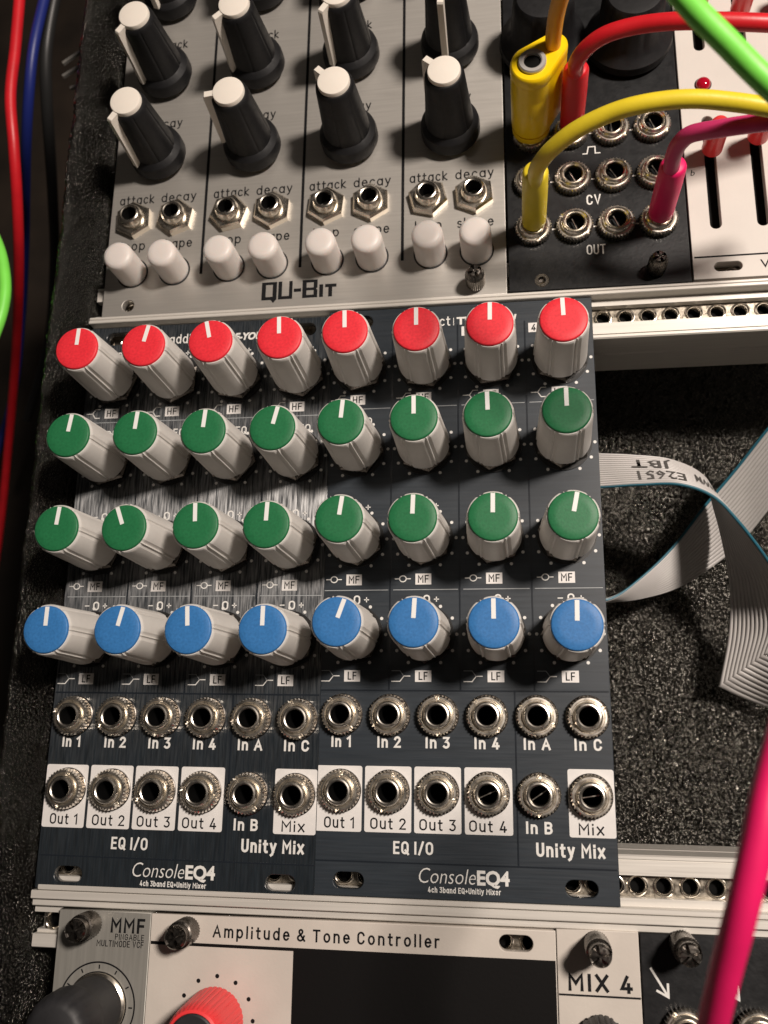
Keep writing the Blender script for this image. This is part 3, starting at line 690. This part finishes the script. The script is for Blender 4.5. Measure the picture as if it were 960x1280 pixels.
ob('dial_print', stroke('dial_print', [[(DC[0] + 6.9 * cos(radians(a)), DC[1] + 6.9 * sin(radians(a))), (DC[0] + 7.7 * cos(radians(a)), DC[1] + 7.7 * sin(radians(a)))] for a in range(-60, 241, 30)], .28, 'ink', .035), m)
kk = ob('knob', lathe('knob', [(5.6, .8), (5.9, 1.2), (5.8, 3.5), (5.7, 8.5), (5.9, 9.4), (6.4, 10.2), (6.6, 11.5), (6.5, 14.5), (6.2, 16.4), (5.4, 17.6), (4.4, 18.1), (.01, 18.2)], 80, 'knobgrey', 50,
     mod=lambda k_, a, r, z: (r - (.25 if k_ in (6, 7, 8) and abs((a + pi / 12) % (pi / 6) - pi / 12) < .07 else 0), z)), m, (DC[0], DC[1], 0))
ob('skirt', lathe('skirt', [(6.3, 0), (6.2, .5), (5.7, .8), (2, .8)], 48, 'steel', 30), kk)
def thumb(parent, x, y, h=7.2, r=2.6):
    """dark thumbscrew with a cross hatched grip"""
    nr = 30; V = []; F = []; seg = nr * 2; nz_ = 9
    prof = [(r * .7, 0)] + [(r, .3 + (h * .62) * i / nz_) for i in range(nz_ + 1)] + [(r * .86, h * .68), (r * .82, h * .75), (r * .86, h * .8), (r * .86, h * .93), (r * .72, h), (r * .4, h + .1), (r * .14, h + .1)]
    n0 = len(prof)
    def md(k_, a, rr, z):
        if 1 <= k_ <= nz_: rr += .1 if (round(a / (2 * pi) * seg) + k_) % 2 == 0 else -.08
        if k_ >= n0 - 3 and min(abs(sin(a)), abs(cos(a))) < .24: z -= .9
        return rr, z
    return ob('screw', lathe('screw', prof, seg, 'darksteel', 24, mod=md), parent, (x, y, 0), .5)
thumb(m, 7.1, T - 2.6)
m = thing('tone_module', 'cream module lettered Amplitude & Tone Controller with a red knob', 'synth module', (-33.8, -133.3, 0))
ob('panel', flat('panel', [rect(0, 81.9, 0, T), circ(7.6, T - 2.7, 1.5, 20), slot(74.3, T - 2.5, 6.6, 3.0)], -2, 0, 'cream', .12), m)
lets('Amplitude & Tone Controller', 13.3, T - 3.85, 2.0, m, 'ink', width=46.2, wt=.18, gap=.3)
ob('painted_window', flat('painted_window', [rect(30.2, 81.75, 0, T - 5.25)], .01, .035, 'blackpaint'), m)
ob('divider_line', boxes('divider_line', [(.2, 30.2, T - 5.85, T - 5.25, .0, .035)], 'blackpaint'), m)
thumb(m, 8.0, T - 2.9, 7.6)
RC = (14.7, T - 18.9)
def dotsr(n0, n1, st, R, rr):
    V = []; F = []
    for a in range(n0, n1, st):
        cx, cy = R * cos(radians(a)), R * sin(radians(a)); b = len(V); V.append((cx, cy, .03)); V += [(cx + rr * cos(q_ * pi / 8), cy + rr * sin(q_ * pi / 8), .03) for q_ in range(16)]
        F += [(b, b + 1 + q_, b + 1 + (q_ + 1) % 16) for q_ in range(16)]
    return mesh('scale_dots', V, F, 'ink')
ob('scale_dots', dotsr(-60, 241, 30, 7.75, .42), m, (*RC, 0))
kr = ob('knob', lathe('knob', [(5.9, .8), (6.0, 1.0), (5.7, 9.5), (5.4, 12.2), (5.1, 12.9), (4.6, 13.1), (4.5, 12.9)], 144, 'kred', 24, close_bot=True,
     mod=lambda k_, a, r, z: (r + ((.1 if round(a / (2 * pi) * 72) % 2 == 0 else -.04) if k_ < 4 else 0), z)), m, (*RC, 0))
kr.data.materials[0] = M['kred']
ob('cap', lathe('cap', [(4.5, 12.6), (4.5, 13.2), (4.2, 13.4), (.01, 13.45)], 48, 'knobgrey', 30), kr)
m = thing('mix_module', 'narrow cream module lettered MIX 4 at the bottom', 'synth module', (48.3, -133.3, 0))
ob('panel', flat('panel', [rect(0, 15.3, 0, T + .45), circ(7.4, T - 2.3, 1.5, 20)], -2, 0, 'cream', .12), m)
lets('MIX 4', 1.9, T - 10.0, 2.5, m, 'ink', width=11.9, wt=.24)
ob('divider_line', boxes('divider_line', [(.1, 15.2, T - 11.2, T - 10.85, .0, .035)], 'ink'), m)
thumb(m, 7.4, T - 1.9, 10.5, 2.35)
ob('knob', lathe('knob', [(4.2, .8), (4.3, 1.2), (3.9, 9), (3.6, 10.5), (3.0, 11.2), (.01, 11.2)], 96, 'knobgrey', 24, close_bot=True,
     mod=lambda k_, a, r, z: (r + ((.14 if round(a / (2 * pi) * 48) % 2 == 0 else -.1) if k_ < 3 else 0), z)), m, (7.6, T - 18.2, 0))
m = thing('input_module', 'black module with white arrows pointing at its jacks at the bottom right', 'synth module', (63.9, -133.3, 0))
ob('panel', flat('panel', [rect(0, 60, 0, T + .4), circ(7.4, T - .9, 1.5, 20)], -2, 0, 'black', .12), m)
thumb(m, 7.6, T - 1.2, 9.5, 2.45)
def arrow(x0, y0, x1, y1):
    d = Vector((x1 - x0, y1 - y0)).normalized(); n_ = Vector((-d.y, d.x)); e = Vector((x1, y1))
    a = e - d * 2.0 + n_ * 1.25; b = e - d * 2.0 - n_ * 1.25
    ob('arrow_print', stroke('arrow_print', [[(x0, y0), (x1 - d.x * .3, y1 - d.y * .3)]], .42, 'print', .03), m)
    ob('arrow_print', stroke('arrow_print', [[tuple(a), (x1, y1), tuple(b)]], .42, 'print', .04), m)
arrow(1.6, T - 5.6, 4.6, T - 10.5); arrow(14.2, T - 5.4, 17.2, T - 10.3)
jack(m, 7.3, T - 16.0, 'b', .3); jack(m, 20.1, T - 15.6, 'b', 1.3)

# ------------------------------------------------------------------ plugs and cables
def plug(name, label, x, y, m_, cm, pts, h=22, r=2.75, lean=(0, 0), cr=1.66):
    t = thing(name, label, 'patch cable', (x, y, 0), None)
    zt = h
    pr = [(r * .8, 3.3), (r * .97, 3.7), (r, 5), (r * 1.02, zt - 5.6), (r * 1.0, zt - 5.2), (r * 1.0, zt - 1.0), (r * .9, zt - .4), (r * .76, zt), (.01, zt)]
    ob('plug', lathe('plug', pr, 36, m_, 50), t, (0, 0, 0), (lean[1], lean[0], 0))
    ob('metal_tip', lathe('metal_tip', [(1.7, 2.0), (1.7, 3.5)], 20, 'steel', 30), t)
    ob('cable', tube('cable', [(a - x, b - y, c) for a, b, c in pts], cr, cm), t)
    return t
plug('patch_cable', 'yellow patch cable plugged into the lowest left jack of the black module', 48.2, 146.6, 'yel', 'yel',
     [(48.2, 145.9, 18), (48.2, 145.0, 23), (48.2, 143.6, 27), (48.9, 142.6, 31), (51.1, 142.7, 35.0), (55.4, 143.4, 39.0), (61.1, 144.0, 42.0), (66.6, 143.9, 44.0), (73.4, 143.5, 45.0), (80.3, 142.5, 45.0), (91.2, 140.1, 44.0), (106.4, 138.7, 38.0)], 23)
plug('patch_cable', 'red patch cable right beside the big yellow stacking plug', 57.6, 171.4, 'rubred', 'rubred',
     [(57.6, 171, 18), (57.4, 170.2, 23), (57.3, 168.9, 27), (59.3, 168.8, 31.0), (63.0, 168.8, 34.0), (69.0, 168.3, 36.0), (76.1, 166.5, 38.0), (83.2, 164.6, 39.0), (94.9, 163.5, 38.0), (111.5, 165.8, 32.0)], 22.5)
plug('patch_cable', 'magenta patch cable in the lowest right jack of the black module', 76.4, 146.5, 'pink', 'mag',
     [(76.2, 146.2, 17), (75.8, 145.7, 22), (75.4, 144.9, 27), (75.9, 144.6, 31.0), (77.6, 144.2, 34.0), (81.9, 142.6, 37.0), (85.7, 141.5, 39.0), (92.4, 141.1, 40.0), (107.7, 144.3, 36.0)], 21.5)
t = thing('stacking_cable', 'big yellow stacking plug with a metal socket on top and an orange yellow cable', 'patch cable', (48.2, 171.4, 0))
def stack_body():
    def outline(sc_, n=72):
        L = []
        A = Vector((0, 0)); ra = 4.75 * sc_; Bp = Vector((4.6, 4.2)); rb = 3.1 * sc_
        d = Bp.length; ang = math.atan2(Bp.y, Bp.x); th = math.acos((ra - rb) / d)
        for i in range(n):
            a = ang + th + (2 * pi - 2 * th) * i / (n - 1); L.append((ra * cos(a), ra * sin(a)))
        # waist points then the smaller lobe
        for i in range(n // 2):
            a = ang - th + 2 * th * i / (n // 2 - 1); L.append((Bp.x + rb * cos(a), Bp.y + rb * sin(a)))
        return L
    V = []; F = []; prof = [(.75, 5.0), (.93, 5.6), (.965, 7)]
    for i in range(9): prof += [(.985, 17.4 + i * .55), (.965, 17.65 + i * .55)]
    prof += [(1.0, 22.5), (1.0, 24.2), (.97, 24.7), (.91, 24.95)]
    n = None
    for sc_, z in prof:
        L = outline(sc_); n = len(L); V += [(x, y, z) for x, y in L]
    for k_ in range(len(prof) - 1):
        for i in range(n): j = (i + 1) % n; F.append((k_ * n + i, k_ * n + j, (k_ + 1) * n + j, (k_ + 1) * n + i))
    F.append(tuple((len(prof) - 1) * n + i for i in range(n))); F.append(tuple(reversed(range(n))))
    return mesh('plug', V, F, 'yels', 40)
b = ob('plug', stack_body(), t)
ob('collar', lathe('collar', [(4.1, 3.2), (4.4, 3.6), (4.5, 5.3)], 40, 'yels', 40), b)
ob('socket', lathe('socket', [(3.0, 24.9), (3.0, 25.5), (2.8, 25.8), (2.1, 25.8), (1.85, 25.6), (1.8, 25), (1.75, 25.0)], 40, ['ringmetal', 'hole'], 30, mats=[0, 0, 0, 0, 0, 1, 1]), b)
ob('cable', tube('cable', [(4.4, 4.0, 22), (4.5, 3.8, 28), (4.9, 3.6, 34), (6.0, 3.6, 40), (8.2, 3.9, 48), (11.5, 4.6, 57), (16, 6, 66)], 1.7, 'ora'), t)
def cable(name, label, pts, r, m_):
    tag(ob(name, tube(name, pts, r, m_)), label, 'cable')
cable('green_cable', 'lime green cable passing high across the top right corner', [(58.6, 155.6, 74.0), (61.2, 137.6, 84.0), (64.2, 130.2, 86.0), (67.4, 124.7, 86.0), (71.3, 120.1, 85.0), (75.1, 115.6, 84.0), (80.2, 111.2, 82.0), (89.6, 106.8, 76.0)], 1.66, 'grn')
cable('pink_cable', 'hot pink cable crossing the lower right corner in front of the rail', [(76.4, 43.4, 76.0), (71.7, 34.9, 82.0), (68.2, 26.9, 85.0), (66.4, 20.9, 85.0), (64.8, 14.2, 83.0), (63.7, 7.9, 79.0), (63.0, 1.6, 74.0), (62.5, -5.0, 68.0), (62.4, -12.9, 60.0), (64, -30, 40), (67, -45, 12)], 1.7, 'pink')
cable('red_cable', 'red cable hanging down beside the case at the far left', [(-106.3, 268.7, -20.0), (-107.2, 255.6, -22.0), (-107.7, 236.7, -24.0), (-108.6, 221.0, -26.0), (-108.2, 206.9, -30.0), (-110.5, 195.6, -38.0), (-115.8, 186.3, -50.0), (-125.5, 179.3, -68.0), (-139.5, 173.3, -92.0), (-153.9, 164.6, -116.0), (-169.7, 146.9, -142.0), (-180.5, 116.4, -160.0), (-191.3, 69.2, -175.0)], 1.7, 'rubred')
cable('blue_cable', 'dark blue cable hanging beside the red cable at the left', [(-98.8, 268.7, -24.0), (-100.6, 256.1, -25.0), (-102.9, 237.9, -26.0), (-106.5, 225.6, -32.0), (-113.3, 217.6, -44.0), (-124.7, 214.1, -64.0), (-142.6, 211.8, -95.0), (-162.9, 199.7, -130.0), (-178.9, 173.9, -155.0), (-195.7, 141.5, -170.0)], 1.66, 'blu')
cable('black_cable', 'black cable hanging right of the blue cable', [(-99.0, 271.7, -30.0), (-103.3, 260.4, -34.0), (-106.3, 247.3, -38.0), (-109.5, 237.2, -46.0), (-115.2, 229.6, -60.0), (-127.0, 224.9, -85.0), (-144.7, 219.1, -120.0), (-161.6, 197.8, -150.0), (-180, 170, -170)], 1.95, 'blk')
cable('green_loop_cable', 'lime green cable curving in at the left edge', [(-125, 172, -30), (-114, 178, -24), (-107.7, 175, -20), (-101.8, 165, -20), (-98.8, 155.7, -20), (-98.0, 148, -20), (-99.2, 139.8, -20), (-103, 131, -21), (-110, 123, -24), (-125, 116, -30)], 1.7, 'grn')
t = thing('bars', 'dim metal bracket in the dark behind the case edge at the upper left', 'bars', (-94, 236, -34))  # plain metal bars put in for pale streaks of unidentified origin
for a, b_, c, d in ((-3.6, 2.7, 2.6, 7.0), (-3.1, -2.2, 3.2, 1.6), (-.1, -7.0, 3.7, -5.7)):
    V = []; F = []
    dd = Vector((c - a, d - b_)).normalized(); n_ = Vector((-dd.y, dd.x)) * .45
    V = [(a + n_.x, b_ + n_.y, z) for z in (-1, 0)] + [(a - n_.x, b_ - n_.y, z) for z in (-1, 0)] + [(c + n_.x, d + n_.y, z) for z in (-1, 0)] + [(c - n_.x, d - n_.y, z) for z in (-1, 0)]
    F = [(1, 3, 7, 5), (0, 4, 6, 2), (0, 1, 5, 4), (2, 6, 7, 3), (0, 2, 3, 1), (4, 5, 7, 6)]
    ob('slat', mesh('slat', V, F, 'alu_mmf'), t)

# ------------------------------------------------------------------ ribbon cables
def ribbon(label, e1, e2, wires, teal_last, n=14, bulge=.6):
    A = catmull(e1, n); B = catmull(e2, n); t = thing('ribbon_cable', label, 'ribbon cable', tuple(A[len(A) // 2]))
    o0 = A[len(A) // 2]; m_ = min(len(A), len(B)); sub = 5
    T_ = []
    for i in range(m_):
        ta = (A[min(i + 1, m_ - 1)] - A[max(i - 1, 0)]) + (B[min(i + 1, m_ - 1)] - B[max(i - 1, 0)]); T_.append(ta.normalized())
    for wi in range(wires):
        V = []; F = []; ring = 10; tl = (wi == wires - 1) if teal_last == 1 else (wi == 0 and teal_last == 0)
        for i in range(m_):
            a, b = A[i], B[i]; wv = (b - a) / wires; c = a + wv * (wi + .5); nn = T_[i].cross(wv).normalized()
            for s_ in range(ring):
                an = 2 * pi * s_ / ring; p = c - o0 + wv * (.505 if not tl else .34) * cos(an) * (1 if not tl else 1) + nn * bulge * (1 if not tl else .7) * sin(an) - (wv * (.15 if wi else -.15) if tl else Vector()); V.append(tuple(p))
        for i in range(m_ - 1):
            for s_ in range(ring): s2 = (s_ + 1) % ring; F.append((i * ring + s_, i * ring + s2, (i + 1) * ring + s2, (i + 1) * ring + s_))
        F.append(tuple(reversed(range(ring)))); F.append(tuple((m_ - 1) * ring + s_ for s_ in range(ring)))
        last = (wi == wires - 1) if teal_last == 1 else (wi == 0 and teal_last == 0)
        ob('wire', mesh('wire', V, F, 'teal' if last else 'ribbon', 60), t)
    return t, A, B, o0
tA, A_, B_, o0 = ribbon('grey ribbon cable with blue edge arching from behind the module and curving down',
 [(52.8, 94.8, -9.0), (60.9, 94.5, -10.0), (69.0, 94.1, -11.0), (78.1, 93.1, -13.0), (85.7, 89.8, -17.0), (89.4, 84.0, -25.0), (91.9, 77.4, -31.0), (93.6, 68.2, -35.0), (92.9, 56.5, -37.0), (90.0, 43.9, -38.6)],
 [(52.5, 85.7, -9.0), (61.4, 85.8, -9.0), (70.0, 85.9, -8.0), (78.4, 85.5, -7.0), (85.5, 82.9, -8.0), (91.2, 77.3, -10.0), (97.2, 70.3, -14.0), (102.6, 63.7, -19.0), (106.0, 58.0, -25.0), (105.5, 55.3, -31.0)], 16, True, bulge=.52)
ribbon('darker folded end of a grey ribbon cable low at the right edge',
 [(90.1, 43.8, -39.6), (94.4, 42.1, -43), (102.4, 39.1, -45), (111.7, 36.2, -46)],
 [(105.6, 55.4, -32.0), (106.4, 54.0, -25), (109.4, 50.8, -19), (114, 47.4, -15)], 16, 2, bulge=.5)
ribbon('grey ribbon cable twisting up to the right edge underneath the arching one',
 [(54, 64.5, -22), (58.8, 63.2, -24.0), (64.4, 63.4, -25.0), (71.3, 68.4, -26.5), (79.2, 76.0, -27.0), (86.9, 85.8, -25.0), (93.7, 93.6, -20.0), (100.3, 101.7, -12.0), (108, 110, -4.0)],
 [(54, 62, -26), (59.1, 63.0, -28.0), (65.0, 63.5, -30.5), (73.3, 65.1, -36.0), (82.8, 68.4, -40.0), (94.1, 75.7, -41.0), (99.6, 80.9, -38.0), (105.6, 88.2, -30.0), (116, 97.0, -20.0)], 16, False, bulge=.42)
# print on the arching ribbon: follows its surface
def ribbon_print(s_, u0, u1, v0, v1):
    cu = bpy.data.curves.new('t', 'FONT'); cu.body = s_; cu.size = 1; cu.resolution_u = 1; cu.offset = .01
    o = bpy.data.objects.new('tmp', cu); COL.objects.link(o); bpy.context.view_layer.update()
    me = bpy.data.meshes.new_from_object(o.evaluated_get(bpy.context.evaluated_depsgraph_get())); bpy.data.objects.remove(o)
    xs = [v.co.x for v in me.vertices]; ys = [v.co.y for v in me.vertices]; x0, x1, y0, y1 = min(xs), max(xs), min(ys), max(ys)
    for v in me.vertices:
        u = u0 + (u1 - u0) * (x1 - v.co.x) / (x1 - x0); vv = v0 + (v1 - v0) * (y1 - v.co.y) / (y1 - y0)
        f = u * 14; i = int(f); fr = f - i; a = A_[i].lerp(A_[i + 1], fr); b = B_[i].lerp(B_[i + 1], fr)
        t_ = (A_[i + 1] - A_[i]) + (B_[i + 1] - B_[i]); nn = t_.cross(b - a).normalized()
        if nn.z < 0: nn = -nn
        v.co = (a.lerp(b, 1 - vv) - o0 + nn * .62) * S
    me.materials.clear(); me.materials.append(M['faintink']); ob('lettering', me, tA)
ribbon_print('JBT', 1.9, 2.9, .55, .9)
ribbon_print('E2651', 2.0, 3.2, .15, .45)
ribbon_print('AWM', 3.5, 4.2, .3, .62)
